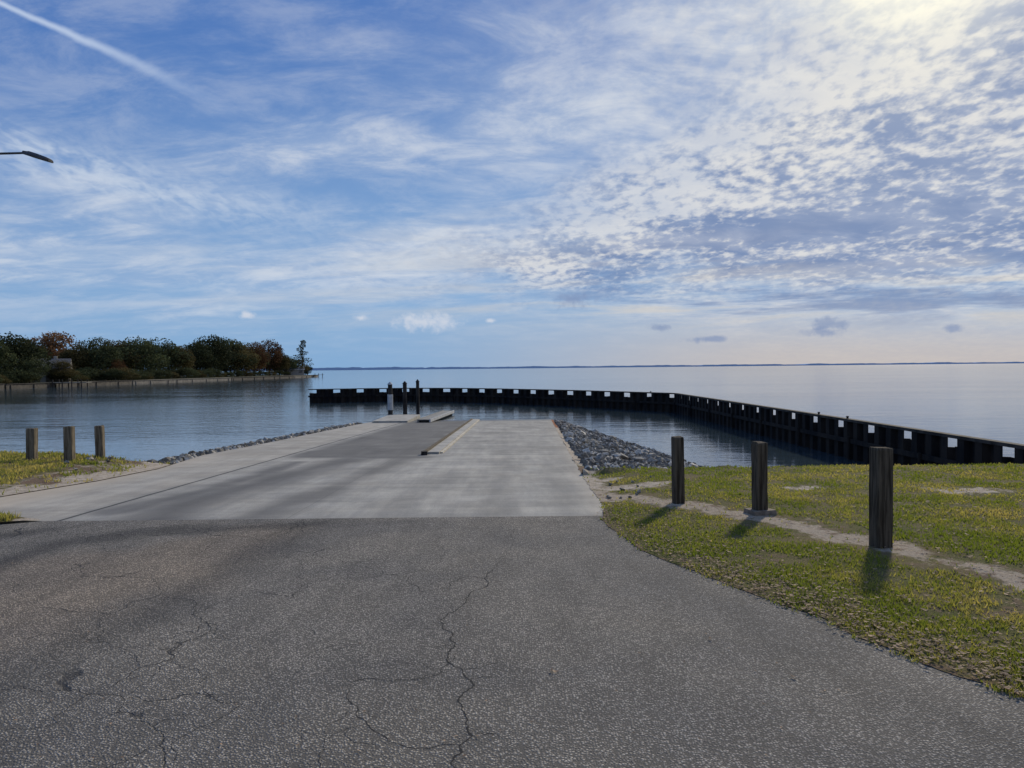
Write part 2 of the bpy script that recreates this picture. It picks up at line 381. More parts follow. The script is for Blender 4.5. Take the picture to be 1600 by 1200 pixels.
def xe(Y): return float(np.interp(Y, *zip(*AEY)))
road_poly = [(1.6, 8.76), (-5.36, 8.76), (-5.7, 8.62), (-6.6, 8.47), (-8.5, 8.42), (-14, 8.3), (-40, 8.3), (-40, -30), (14, -30), (14, -7)]+[(x+.38, y+.05) for x, y in AEX[::-1][:-3]]
S = [([G(*q) for q in pl], wd, k) for pl, wd, k in [
    ([(505, 815), (430, 850), (340, 905), (180, 985), (0, 1070), (-200, 1150)], .42, .50),
    ([(-80, 905), (0, 880), (80, 852), (220, 832), (480, 820)], .36, .95),
    ([(-80, 850), (0, 838), (120, 822)], .35, 1.0),
    ([(0, 960), (120, 900), (300, 850), (380, 825)], .12, .25),
    ([(760, 815), (730, 900), (640, 1050), (560, 1200)], .25, .15),
    ([(560, 815), (900, 815)], .10, .35),
    ([(1010, 890), (1200, 980), (1420, 1090), (1600, 1170)], .30, .22)]]
WARM = [G(0, 880), G(420, 822), G(500, 822), G(300, 920), G(100, 1000), G(-100, 1060), G(-200, 950)]
def paint_road(x, y):
    r = np.zeros(x.shape)
    jit = np.array([fn(a, b, .9, 5.0) for a, b in zip(x, y)])
    for pl, wd, k in S: r = np.maximum(r, k*sstep(segdist(x, y, pl)+jit*.2, wd, wd*.05))
    warm = sstep(np.where(inside(x, y, WARM), 1, -1)*segdist(x, y, WARM+[WARM[0]])+jit*.3, -.3, .4)
    hair = sstep(-x, -.5, 2.0)
    return np.stack([np.clip(r, 0, 1), warm*.9, hair], 1)
road = sheet('road', road_poly, lambda x, y: 0.0, [M_as, M_crack], .12, [(-8, 3.2, 1.6, 8.7, .11), (-40, 14, -30, 8.7, 1.0)], 0.0, paint_road)
tag(road, kind='structure')
def jag(pl, amp, depth=5):
    pts = [Vector(p) for p in pl]
    for k in range(depth):
        out = [pts[0]]
        for a, b in zip(pts[:-1], pts[1:]):
            L = (b-a).length
            if L > .03:
                mid = (a+b)/2; nrm = Vector((-(b-a).y, (b-a).x)).normalized(); out.append(mid+nrm*random.uniform(-1, 1)*L*amp)
            out.append(b)
        pts = out
    return pts
cr = []
def crack(px, wd=.010, br=.5, amp=.17):
    wd *= .82
    pts = jag([G(*q) for q in px], amp); cr.append((pts, wd))
    for i in range(6, len(pts)-6, 9):
        if random.random() < br*.8:
            dd = (pts[i+1]-pts[i-1]).normalized(); an = random.choice((-1, 1))*random.uniform(.7, 1.5)
            dd = Vector((dd.x*math.cos(an)-dd.y*math.sin(an), dd.x*math.sin(an)+dd.y*math.cos(an))); L = random.uniform(.08, .35)
            cr.append((jag([pts[i], pts[i]+dd*L], .25, 4), wd*.45))
crack([(772, 888), (757, 918), (728, 942), (700, 958), (698, 985), (712, 1005), (700, 1025), (722, 1045), (738, 1075), (722, 1110), (738, 1150), (722, 1175), (728, 1230)], .013, .45)
crack([(542, 1072), (575, 1060), (640, 1062), (690, 1050), (712, 1020)], .007)
crack([(548, 1075), (560, 1110), (600, 1150), (650, 1170), (722, 1165)], .007)
crack([(570, 898), (640, 902), (655, 925), (700, 918), (740, 900), (772, 905)], .009)
crack([(640, 902), (690, 870), (700, 835)], .005)
crack([(400, 848), (408, 855), (370, 880), (330, 885), (240, 905), (130, 900), (20, 915)], .008)
crack([(160, 1078), (215, 1045), (270, 1030), (330, 985), (300, 960), (335, 945), (400, 925), (455, 935), (520, 900)], .008)
crack([(300, 962), (290, 935), (250, 930), (170, 960), (60, 950), (-30, 975)], .007)
crack([(330, 988), (360, 1000), (420, 990), (470, 960), (560, 950)], .005)
crack([(270, 1032), (310, 1070), (380, 1100), (330, 1130), (270, 1160), (260, 1210)], .004)
crack([(500, 1210), (510, 1150), (548, 1110)], .004)
crack([(0, 1010), (90, 990), (170, 1005), (215, 1045)], .005)
crack([(405, 845), (440, 830), (500, 812)], .007)
crack([(772, 888), (800, 850), (790, 815)], .005)
crack([(455, 935), (470, 880), (450, 850), (500, 830)], .005)
crack([(130, 900), (170, 870), (150, 845)], .006)
crack([(240, 905), (250, 930)], .006); crack([(170, 960), (170, 1005)], .005); crack([(0, 1140), (90, 1130), (160, 1078)], .004)
me = road.data
vs = [tuple(v_.co) for v_ in me.vertices]; fs = [tuple(p.vertices) for p in me.polygons]; mi = [0]*len(fs)
cols = np.ones(len(vs)*4, np.float32); me.color_attributes['mask'].data.foreach_get('color', cols)
for pts, wd in cr:
    k = len(vs); n = len(pts)
    for i, p in enumerate(pts):
        t = (pts[min(i+1, n-1)]-pts[max(i-1, 0)]); t = t.normalized() if t.length > 1e-9 else Vector((1, 0)); nn = Vector((-t.y, t.x))
        ww = wd*.5*random.uniform(.3, 1.3)*(math.sin(math.pi*min(1, (i+.6)/5)*.5))*(math.sin(math.pi*min(1, (n-i-.4)/5)*.5))
        for s_ in (-1, 1): q = p+nn*ww*s_; vs.append((q.x, q.y, .0015))
    for i in range(n-1): fs.append((k+2*i, k+2*i+2, k+2*i+3, k+2*i+1)); mi.append(1)
me2 = bpy.data.meshes.new('road'); me2.from_pydata(vs, [], fs); me2.materials.append(M_as); me2.materials.append(M_crack)
me2.polygons.foreach_set('material_index', mi); at = me2.color_attributes.new('mask', 'FLOAT_COLOR', 'POINT')
cc = np.concatenate([cols, np.ones((len(vs)*4-len(cols)), np.float32)]); at.data.foreach_set('color', cc); road.data = me2

# ---------------------------------------------------------------- concrete ramp
ramp_poly = [(xr(y), y) for y in (8.752, 9.5, 11, 13, 15, 17.4, 20, 24, 28, 34, 39, 47)]+[(xl(y), y) for y in (47, 41, 35, 28, 22.4, 20, 18, 16.5, 14.8, 12.8, 10.9)]+[(-8.0, 10.55), (-10, 10.4), (-16, 10.3), (-16, 9.3), (-8, 9.25), (-6.6, 9.1), (-5.9, 8.9), (-5.35, 8.752)]
SR = [([GR(*q) for q in pl], w0, w1, k) for pl, w0, w1, k in [
    ([(632, 716), (560, 748), (440, 790), (385, 812)], .30, .30, .72),
    ([(540, 718), (430, 748), (300, 785), (235, 812)], .50, .35, .85),
    ([(470, 722), (330, 765), (180, 800)], .25, .2, .80),
    ([(480, 714), (655, 714)], .35, .25, .85),
    ([(700, 740), (640, 775), (590, 806)], .3, .3, .30),
    ([(860, 700), (890, 806)], .25, .25, .28),
    ([(790, 670), (780, 806)], .22, .22, .28)]]
def xrv(y): return np.interp(y, *zip(*XRP))
def paint_ramp(x, y):
    jit = np.array([fn(a, b*.4, 1.1, 2.0) for a, b in zip(x, y)])
    r = np.zeros(x.shape)
    for pl, w0, w1, k in SR: r = np.maximum(r, k*sstep(segdist(x, y, pl)+jit*.2, w0*1.7, w0*.05))
    lane = sstep(y, 17.30, 17.5)*sstep(x, -5.2, -4.95)*sstep(-x, 1.95, 2.0)
    r = np.maximum(r, lane*(.80+.16*jit))
    lane2 = sstep(y, 17.3, 19)*sstep(x, -1.5, -1.0); r = np.maximum(r, lane2*(.14+.25*jit))
    sand = sstep(-x, 6.2, 7.1)*.65*sstep(y, 22, 12)+sstep(-x, 5.2, 5.3)*.22+sstep(np.abs(x-xrv(y)), .35, .0)*.35+jit*.12*(y < 17)
    d2 = np.maximum(r, sstep(y, 8.95, 8.76)*.35)
    wet = sstep(y, 36.2+.0*x, 38.4)
    return np.stack([np.clip(d2, 0, 1), np.clip(sand, 0, 1), wet], 1)
ramp = sheet('boat_ramp', ramp_poly, lambda x, y: zr(y)-.001, M_co, .3, [(-8.5, 2.2, 8.76, 19, .13), (-16, 2.2, 8.7, 47, .35)], 0.0, paint_ramp, skirt=.25)
tag(ramp, kind='structure')

# ---------------------------------------------------------------- lawn right with bank
EDGE = 12.95
def zR(x, y):
    d_ = x-xr(y); n = .015*fn(x, y, .8, 1.3)
    if y < EDGE:
        t = min(max(d_/1.2, 0), 1); t = t*t*(3-2*t)
        if y < 9.3:
            de = max(0, (x-xe(y))*.7); e = min(1, de/.35); return .004+(.016+n)*e
        e = min(1.0, max(0, d_))
        sag = -.03*max(0, (y-10)/3)
        return zr(y)+.004+(0.018+sag-zr(y))*t+n*e
    edge = EDGE+.10*fn(x, 1, .9, 4)
    a_ = -.01-.5*(y-edge)+n
    b__ = zr(y)+.0-.17*max(d_, 0)+n
    return max(a_, b__, -1.6)
lawn_poly = [(1.12, 9.3)]+[(xr(y)-.01, y) for y in (10, 11, 13, 15, 17.4, 20, 24, 28, 34, 39, 46)]+[(12, 46), (12, 17.5), (40, 17.5), (60, 17.5), (60, -10), (14, -10)]+AEX[::-1][1:-1]
path = [G(*q) for q in [(925, 768), (980, 775), (1060, 790), (1187, 810), (1377, 856), (1480, 884), (1620, 922), (1800, 960)]]
spots = [(G(985, 757), .45), (G(1520, 769), .38), (G(1255, 763), .22), (G(1150, 724), .25), (G(1420, 790), .12), (G(950, 742), .25)]
def paint_lawn(x, y):
    jit = np.array([fn(a, b, 1.3, 6.0) for a, b in zip(x, y)])
    s_ = sstep(segdist(x, y, path)+jit*.20, .42, .04)*.80
    for (c, r_) in spots: s_ = np.maximum(s_, sstep(np.hypot((x-c[0])*.55, y-c[1])+jit*.18, r_*1.3, r_*.2)*.75)
    s_ = np.maximum(s_, sstep(xrv(y)+.35-x+jit*.15, -.1, .25)*.75*(y > 9.8)*(y < 14))
    de = segdist(x, y, AEX)
    dirt = np.maximum(sstep(de+jit*.08, .20, .0)*.6, sstep(y, EDGE+.1, EDGE+.6)*.9)
    dirt = np.maximum(dirt, .50*sstep(jit, .05, .5))
    dirt = np.maximum(dirt, .48*sstep(segdist(x, y, path)+jit*.2, .8, .3))
    red = sstep(y, 27, 33)*sstep(xrv(y)+1.1-x, 0, .3)
    sandb = sstep(y, 13.5, 16)*sstep(xrv(y)+.9-x+jit*.3, 0, .4)*.8; s_ = np.maximum(s_, sandb); dirt = np.where(sandb > .3, dirt*.4, dirt)
    return np.stack([np.clip(s_, 0, 1), np.clip(dirt, 0, 1), red], 1)
lawn = sheet('lawn_ground', lawn_poly, zR, M_gr, .09, [(1, 12, 3, 16, .14), (1, 12, 16, 46, .4), (3, 60, -10, 17.4, 1.0)], 0.035, paint_lawn)
tag(lawn, kind='structure')

# ---------------------------------------------------------------- left verge and island
def yL(x): return float(np.interp(x, [-40, -11.5, -9, -7.6], [17.3, 17.0, 16.2, 15.7]))
def zL(x, y):
    n = .02*fn(x, y, .9, 8.3)
    if y < 10.7: return .0+n
    d_ = xl(y)-x
    t = min(max(d_/1.6, 0), 1); pl = zr(y)*(1-t)+(-.06)*t+.01
    if y < yL(x): return pl+n*t
    dd_ = max(0, d_); b__ = zr(y)-.02-(.08*dd_ if dd_ < .55 else .044+.6*(dd_-.55))
    a_ = pl-.45*(y-yL(x))
    return max(a_, b__, -1.5)+n*t
verge_poly = [(-7.3, 10.88), (-6.95, 12.8), (-6.85, 14.8), (-7.3, 18), (-7.15, 22.4), (-7.07, 30), (-7.0, 35), (-6.6, 41), (-6.6, 46), (-10, 46), (-10, 21), (-40, 21), (-40, 10.3), (-16, 10.3), (-10, 10.4), (-8, 10.55)]
def paint_verge(x, y):
    jit = np.array([fn(a, b, 1.1, 3.0) for a, b in zip(x, y)])
    xlv = np.interp(y, *zip(*XLP))
    s_ = sstep(xlv-x+jit*.4, 1.1, .3)*.85; s_ = np.maximum(s_, sstep(y+jit*.5, 11.6, 11.0)*.9); s_ = np.maximum(s_, sstep(x+jit*.9, -8.9, -7.9)*.55)
    s_ = np.maximum(s_, .38*sstep(jit, .05, .45))
    dirt = np.maximum(sstep(y, 15.8, 17.0)*.5*(x > -12), .45)
    return np.stack([np.clip(s_, 0, 1), np.clip(dirt+jit*.5, 0, 1)*(s_ < .7), 0*x], 1)
verge = sheet('verge_ground', verge_poly, zL, M_gr, .2, [(-14, -6, 10, 20, .15), (-40, -6, 10, 46, .7)], 0.0, paint_verge)
tag(verge, kind='structure')
isl_poly = [(-5.42, 8.80), (-5.95, 8.93), (-6.6, 9.13), (-8, 9.28), (-16, 9.33), (-40, 9.3), (-40, 8.28), (-14, 8.28), (-8.5, 8.40), (-6.6, 8.45), (-5.75, 8.60)]
def paint_isl(x, y):
    s_ = sstep(-x, 5.85, 5.5); return np.stack([s_, 0*x+.1, 0*x], 1)
isl = sheet('island_ground', isl_poly, lambda x, y: .012+.06*min(1, max(0, (-x-5.4)))*max(0, math.sin((y-8.4)/.8*math.pi)), M_gr, .1, [(-9, -5, 8.2, 9.5, .1), (-40, -9, 8.2, 9.4, .4)], 0.0, paint_isl)
tag(isl, kind='structure')
gb = mesh('ground', [(-3000, -3000, -.3), (3000, -3000, -.3), (3000, 12.2, -.3), (-3000, 12.2, -.3)], [(0, 1, 2, 3)], M_gr); tag(gb, kind='structure')
wt = mesh('water', [(-30000, 8.9, WZ), (30000, 8.9, WZ), (30000, 30000, WZ), (-30000, 30000, WZ)], [(0, 1, 2, 3)], M_wa); tag(wt, kind='structure')

# ---------------------------------------------------------------- grass blades, leaves
M_bl, g, b = newmat('grass_blade'); a = attr(g)
cb = g.mix(a[0], (.15, .185, .032, 1), (.42, .34, .15, 1)); g.put(b.inputs['Base Color'], cb); b.inputs['Roughness'].default_value = .7; b.inputs['Specular IOR Level'].default_value = .15
tr = g.n('ShaderNodeBsdfTranslucent'); g.put(tr.inputs[0], g.mix(1.0, cb, (1.4, 1.4, .7, 1), 'MULTIPLY')); mx = g.n('ShaderNodeMixShader'); mx.inputs[0].default_value = .5
g.L.new(b.outputs[0], mx.inputs[1]); g.L.new(tr.outputs[0], mx.inputs[2]); g.L.new(mx.outputs[0], g.nt.nodes['Material Output'].inputs[0])
def blades(name, X_, Y_, zf, hs, label, straw=.35):
    n = len(X_); vs = np.zeros((n, 3, 3)); Z_ = np.array([zf(a, b) for a, b in zip(X_, Y_)])
    an = rng.uniform(0, 2*np.pi, n); hh = hs*rng.uniform(.45, 1.3, n); ds = np.hypot(X_, Y_); ww = .0032*np.maximum(1, ds/3.5)*rng.uniform(.7, 1.4, n)
    la = rng.uniform(0, 2*np.pi, n); lk = hh*rng.uniform(.1, 1.0, n)
    vs[:, 0] = np.stack([X_-np.cos(an)*ww, Y_-np.sin(an)*ww, Z_-.005], 1); vs[:, 1] = np.stack([X_+np.cos(an)*ww, Y_+np.sin(an)*ww, Z_-.005], 1)
    vs[:, 2] = np.stack([X_+np.cos(la)*lk, Y_+np.sin(la)*lk, Z_+hh], 1)
    me = bpy.data.meshes.new(name); me.vertices.add(3*n); me.vertices.foreach_set('co', vs.ravel()); me.loops.add(3*n); me.loops.foreach_set('vertex_index', np.arange(3*n))
    me.polygons.add(n); me.polygons.foreach_set('loop_start', np.arange(n)*3); me.update(calc_edges=True); me.materials.append(M_bl)
    big = np.array([fn(a, b, .9, 7.7) for a, b in zip(X_, Y_)])
    cv = np.clip(straw+.75*big+rng.normal(0, .22, n), 0, 1); buf = np.ones((n, 3, 4), np.float32); buf[:, :, 0] = cv[:, None]
    me.color_attributes.new('mask', 'FLOAT_COLOR', 'POINT').data.foreach_set('color', buf.ravel())
    o = bpy.data.objects.new(name, me); COL.objects.link(o); return tag(o, label, 'grass', kind='stuff')
lawn_bd = densify(lawn_poly, .3)
N = 190000
yy = 2.8*(13.2/2.8)**rng.uniform(0, 1, N); xx = rng.uniform(-.02, .80, N)*yy+.6
sh_ = rng.uniform(0, .06, N)
ok = inside(xx+sh_, yy+sh_*.5, lawn_bd); xx, yy = xx[ok], yy[ok]
pm = paint_lawn(xx, yy); clump = np.array([fn(a, b, 2.5, 11) for a, b in zip(xx, yy)])
keep = rng.uniform(0, 1, len(xx)) > np.clip(pm[:, 0]*1.4+pm[:, 1]*1.0+.22-clump*1.1, 0, .985)
blades('lawn_grass', xx[keep], yy[keep], lambda x, y: max(zR(x, y), .004) if y < 9 else zR(x, y), .029, 'short green and straw grass covering the lawn right of the ramp', .25)
N = 34000
xx = rng.uniform(-14, -7, N); yy = rng.uniform(11, 17.3, N); pm = paint_verge(xx, yy); clump = np.array([fn(a, b, 2.5, 11) for a, b in zip(xx, yy)])
keep = (rng.uniform(0, 1, N) > np.clip(pm[:, 0]*1.3+pm[:, 1]*.4-clump*.8, 0, .99)) & inside(xx, yy, verge_poly)
blades('verge_grass', xx[keep], yy[keep], zL, .06, 'rough grass on the shore verge around the left posts', .45)
N = 9000
xx = rng.uniform(-9, -5.5, N); yy = rng.uniform(8.4, 9.3, N); keep = inside(xx, yy, isl_poly) & (xx < -5.7)
blades('island_grass', xx[keep], yy[keep], lambda x, y: .035, .06, 'grass on the narrow island between road and concrete at left', .35)

M_lf, g, b = newmat('dead_leaf'); a = attr(g); g.put(b.inputs['Base Color'], g.mix(a[0], (.07, .035, .02, 1), (.40, .26, .15, 1))); b.inputs['Roughness'].default_value = .75; b.inputs['Specular IOR Level'].default_value = .25
vs = []; fs = []; cv = []
def leaf(x, y, z, s):
    a = random.uniform(0, 6.28); tl = random.uniform(-.5, .5); k = len(vs); cu = random.uniform(.1, .5)*s
    ca, sa = math.cos(a), math.sin(a); t = random.random()
    for (lx, ly, lz) in ((-s, 0, cu), (-.3*s, -.42*s, .1*s), (-.3*s, .42*s, .1*s), (.4*s, -.38*s, .05*s), (.4*s, .38*s, .05*s), (s, 0, cu), (0, 0, 0)):
        vs.append((x+lx*ca-ly*sa, y+lx*sa+ly*ca, z+.006+lz+abs(tl)*ly*.5+.2*s)); cv.append(t)
    for f_ in ((0, 1, 6), (0, 6, 2), (1, 3, 6), (6, 4, 2), (3, 5, 6), (6, 5, 4)): fs.append(tuple(k+i for i in f_))
for _ in range(2300):
    i = random.randrange(len(AEX)-4); a0_, a1_ = AEX[i], AEX[i+1]; t = random.random(); off = abs(random.gauss(0, .30))
    x = a0_[0]+(a1_[0]-a0_[0])*t+off*.9+random.uniform(-.08, .05); y = a0_[1]+(a1_[1]-a0_[1])*t+off*.6
    leaf(x, y, max(zR(x, y), .002)+random.uniform(0, .02), random.uniform(.010, .022))
for _ in range(2400):
    y = 3*(12.9/3)**random.random(); x = random.uniform(.1, .8)*y+.5
    if inside(np.array([x]), np.array([y]), lawn_bd)[0]: leaf(x, y, zR(x, y)+random.uniform(0, .022), random.uniform(.012, .026))
for _ in range(900):
    x = random.uniform(-13, -7.5); y = random.uniform(11, 16.3)
    if x < xl(y)-.2: leaf(x, y, zL(x, y)+random.uniform(0, .03), random.uniform(.015, .035))
for _ in range(140):
    x, y = G(random.uniform(0, 1500), random.uniform(830, 1190))
    if x < xe(y)-.05: leaf(x, y, 0, random.uniform(.006, .011))
for (px, py) in ((862, 1050), (868, 1052), (1110, 1000), (1240, 1060)):
    x, y = G(px, py); leaf(x, y, 0, .02)
lo = mesh('fallen_leaves', vs, fs, M_lf); at = lo.data.color_attributes.new('mask', 'FLOAT_COLOR', 'POINT')
buf = np.ones((len(vs), 4), np.float32); buf[:, 0] = cv; at.data.foreach_set('color', buf.ravel())
tag(lo, 'brown fallen leaves scattered over the grass and along the asphalt edge', 'leaves', kind='stuff')

# ---------------------------------------------------------------- rocks
M_rk = simple('riprap_stone', (.14, .128, .105), (.36, .33, .275), 3.5, .9, .5, .03, spec=.2, orand=.4)
M_rk2 = simple('riprap_stone_light', (.32, .295, .25), (.56, .515, .43), 3.5, .9, .5, .03, spec=.2, orand=.25)
def rock_mesh(i, m):
    bm = bmesh.new(); rs = random.Random(i)
    for _ in range(13):
        v_ = Vector((rs.gauss(0, 1), rs.gauss(0, 1), rs.gauss(0, 1))).normalized()*rs.uniform(.7, 1.1); bm.verts.new((v_.x*1.05, v_.y*.8, v_.z*.65))
    r_ = bmesh.ops.convex_hull(bm, input=bm.verts)
    bmesh.ops.delete(bm, geom=[e for e in r_['geom_interior'] if isinstance(e, bmesh.types.BMVert)], context='VERTS')
    bmesh.ops.bevel(bm, geom=list(bm.edges), offset=.04, segments=1, affect='EDGES')
    me = bpy.data.meshes.new('rock'); bm.to_mesh(me); bm.free(); me.materials.append(m); return me
RK = [rock_mesh(i, M_rk if i % 3 else M_rk2) for i in range(10)]
def rocks(n, fnpos, zf, s0, s1, label, group, seed):
    rs = random.Random(seed)
    for _ in range(n):
        x, y = fnpos(rs); s = s0+(s1-s0)*rs.random()**1.6
        o = bpy.data.objects.new('rock', rs.choice(RK)); COL.objects.link(o)
        o.location = (x, y, zf(x, y)+s*.35); o.rotation_euler = (rs.uniform(-.6, .6), rs.uniform(-.6, .6), rs.uniform(0, 6.28)); o.scale = (s, s, s)
        tag(o, label, 'rock', group)
def pR(rs):
    while True:
        y = rs.uniform(13.3, 37); wmax = min(3.5, (zr(y)+.9)/.17+.05)
        if rs.random() < (wmax+.4)/4.0*(1 if y < 26 else .7):
            return xr(y)+.15+rs.random()*wmax, y
rocks(178, pR, zR, .08, .20, 'grey angular riprap rock on the bank right of the ramp', 'riprap rocks right of the ramp', 1)
def pL(rs): y = rs.uniform(15.8, 36); return xl(y)-.08-rs.random()*.6, y
rocks(92, pL, zL, .08, .16, 'small grey riprap rock along the left edge of the ramp', 'riprap rocks left of the ramp', 2)
def pL2(rs): x = rs.uniform(-12, -7.9); return x, (yL(x)-.6+rs.gauss(0, .35) if x > -9.5 else rs.uniform(12.6, 14.2))
rocks(16, pL2, zL, .05, .10, 'small pale stone on the rough grass near the left posts', 'stones on the left verge', 3)
def pG(rs): return G(rs.uniform(945, 1030), rs.uniform(745, 776))
rocks(12, pG, zR, .03, .06, 'pale stone on the sandy patch beside the ramp edge', 'stones on the sandy patch', 4)
def rubble(name, mat, n_, seed, label):
    vs = []; fs = []; rs = random.Random(seed)
    for _ in range(n_):
        left = rs.random() > .68
        x, y = pL(rs) if left else pR(rs); z = (zL if left else zR)(x, y); s = rs.uniform(.035, .10); k = len(vs); a = rs.uniform(0, 6.28); m_ = 6
        ring = [(x+math.cos(a+i*6.283/m_)*s*rs.uniform(.7, 1.1), y+math.sin(a+i*6.283/m_)*s*rs.uniform(.6, 1), z+rs.uniform(-.01, .25)*s) for i in range(m_)]
        top_ = [(x+math.cos(a+i*2.09)*s*rs.uniform(.2, .6), y+math.sin(a+i*2.09)*s*rs.uniform(.2, .6), z+s*rs.uniform(.6, 1.1)) for i in range(3)]
        low = [(p[0], p[1], z-.03) for p in ring]
        vs += ring+top_+low
        for i in range(m_):
            j = (i+1) % m_; fs.append((k+m_+3+i, k+m_+3+j, k+j, k+i)); fs.append((k+i, k+j, k+m_+(i//2)))
        for i in range(3): fs.append((k+(2*i+2) % m_, k+m_+(i+1) % 3, k+m_+i))
        fs.append((k+m_, k+m_+1, k+m_+2))
    tag(mesh(name, vs, fs, [mat]), label, 'rubble', kind='stuff')
rubble('rubble', M_rk, 4200, 9, 'small grey stone rubble filling between the riprap rocks')
rubble('rubble_light', M_rk2, 1500, 19, 'pale broken stone mixed into the grey rubble of the banks')

# ---------------------------------------------------------------- timber posts
M_wd = simple('weathered_timber', (.035, .027, .018), (.125, .10, .07), 9, .95, .7, .03, stretch=(3, 3, .22), spec=.12)
M_wdl = simple('weathered_timber_pale', (.07, .056, .038), (.22, .185, .13), 9, .95, .7, .03, stretch=(3, 3, .22), spec=.12)
M_cf = simple('footing', (.13, .10, .07), (.24, .19, .14), 12, .95, .6, .02)
def post(px, base, top, wpx, label, group, rz=.15, lean=(0, 0), footing=False, mat=None):
    x, y = G(px, base); zb = (zR if x > 0 else zL)(x, y); x, y = G(px, base, zb)
    k = y/1200; h = (base-top)*k; hw = wpx*k/2/(abs(math.cos(rz))+abs(math.sin(rz)))
    def body(parent, name):
        rs = random.Random(int(px)); bm = bmesh.new()
        rings = []; ns = 9
        for i in range(ns+1):
            z = -.15+(h+.15)*i/ns; e = 1+rs.uniform(-.012, .012)
            if i == ns: e = .93
            ch = .86; ring = []
            for (sx, sy) in ((1, ch), (ch, 1), (-ch, 1), (-1, ch), (-1, -ch), (-ch, -1), (ch, -1), (1, -ch)):
                ring.append(bm.verts.new((sx*hw*e+rs.uniform(-.002, .002), sy*hw*e+rs.uniform(-.002, .002), z+(rs.uniform(-.008, .008) if i == ns else 0))))
            if i == ns-1:
                for v_ in ring: v_.co.z = h-.02
            rings.append(ring)
        for a_, b__ in zip(rings[:-1], rings[1:]):
            for j in range(8): bm.faces.new((a_[j], a_[(j+1) % 8], b__[(j+1) % 8], b__[j]))
        bm.faces.new(rings[-1]); bm.faces.new(rings[0][::-1]); bmesh.ops.recalc_face_normals(bm, faces=bm.faces)
        me = bpy.data.meshes.new(name); bm.to_mesh(me); bm.free(); me.materials.append(mat or M_wd)
        o = bpy.data.objects.new(name, me); COL.objects.link(o)
        if parent: o.parent = parent
        return o
    if footing:
        o = empty('bollard_post', (x, y, zb), rz); body(o, 'post'); f = MB()
        hb = hw*2.0; f.add([(-hb, -hb*.9, -.06), (hb*1.1, -hb, -.06), (hb, hb, -.06), (-hb*1.05, hb, -.06), (-hb*.9, -hb*.82, .05), (hb, -hb*.9, .06), (hb*.9, hb*.9, .055), (-hb*.92, hb*.9, .05)],
                           [(3, 2, 1, 0), (4, 5, 6, 7), (0, 1, 5, 4), (1, 2, 6, 5), (2, 3, 7, 6), (3, 0, 4, 7)])
        f.build('footing', M_cf, o)
    else:
        o = body(None, 'bollard_post'); o.location = (x, y, zb); o.rotation_euler = (lean[0], lean[1], rz)
    tag(o, label, 'post', group)
gp = 'timber posts on the right lawn'
post(1060, 786, 682, 18, 'square timber post on right lawn nearest the ramp, at the sandy path', gp, .12, (0, -.01))
post(1187, 803, 690, 22, 'square timber post on the right lawn set in a low block footing', gp, .2, footing=True)
post(1376, 854, 698, 29, 'nearest and largest square timber post, rightmost on the lawn', gp, .10, (0, .005))
gl = 'timber posts on the left shore'
post(50, 719, 669, 14, 'short timber post on the left shore, leftmost of the three', gl, .1, (0, .02), mat=M_wdl)
post(109, 721, 666, 14, 'short timber post on the left shore, middle of the three', gl, .1, mat=M_wdl)
post(157, 716, 665, 13, 'short timber post on the left shore, closest to the ramp', gl, .15, (0, -.015), mat=M_wdl)

# ---------------------------------------------------------------- breakwater
M_st = simple('rusted_sheet_pile', (.008, .008, .009), (.030, .024, .019), 2.5, .85, .4, .03, stretch=(1, 1, .4), spec=.15)
M_cap = simple('steel_cap', (.02, .018, .016), (.07, .062, .052), 3, .85, .3, .01, spec=.15)
BL = [(9.35, 12.4), (9.35, 24), (9.3, 34), (9.25, 43.4), (4.3, 50.8), (-1.0, 56.9), (-4.5, 60.0), (-8.4, 61.6), (-12, 61.6), (-16.1, 60.6)]
seg = []
for a_, b__ in zip(BL[:-1], BL[1:]):
    L = math.hypot(b__[0]-a_[0], b__[1]-a_[1]); seg.append((a_, b__, L))
TOTAL = sum(s_[2] for s_ in seg)
def along(s_):
    for a_, b__, L in seg:
        if s_ <= L or (a_, b__, L) == seg[-1]:
            t = min(1, max(0, s_/L)); dx_, dy_ = (b__[0]-a_[0])/L, (b__[1]-a_[1])/L
            return a_[0]+(b__[0]-a_[0])*t, a_[1]+(b__[1]-a_[1])*t, dx_, dy_
        s_ -= L
bw = empty('breakwater', (9.3, 43, WZ)); tag(bw, 'long dark steel sheet pile breakwater curving round the basin with gaps under its cap', 'breakwater')
bw_m = Matrix.Translation((-9.3, -43, -WZ))
def bchild(mb, name, mat):
    mb.v = [tuple(bw_m @ Vector(p)) for p in mb.v]; return mb.build(name, mat, bw)
PER = .61; DEP = .13; GP = 1.83
mb = MB(); s_ = 0.0; prof = []
while s_ < TOTAL-.5:
    for (o_, sd) in ((0, -1), (.24, -1), (.305, 1), (.545, 1)): prof.append((s_+o_, sd))
    s_ += PER
def is_gap(s_):
    q = (s_+.03) % GP
    return 0 < q < (.60 if s_ > 34 else .36)
for (a_, sa), (b__, sb) in zip(prof[:-1], prof[1:]):
    xa, ya, ta, ua = along(a_); xb, yb, tb, ub = along(b__)
    pa = (xa-ua*DEP/2*sa, ya+ta*DEP/2*sa); pb = (xb-ub*DEP/2*sb, yb+tb*DEP/2*sb)
    mid_ = (a_+b__)/2
    top_ = (-.125 if mid_ > 34 else -.07)+.010*math.sin(a_*9) if is_gap(mid_) else .128
    mb.add([(pa[0], pa[1], -2.5), (pb[0], pb[1], -2.5), (pb[0], pb[1], top_), (pa[0], pa[1], top_)], [(0, 1, 2, 3)])
o = bchild(mb, 'sheet_piling', M_st); so_ = o.modifiers.new('s', 'SOLIDIFY'); so_.thickness = .02; so_.offset = 0
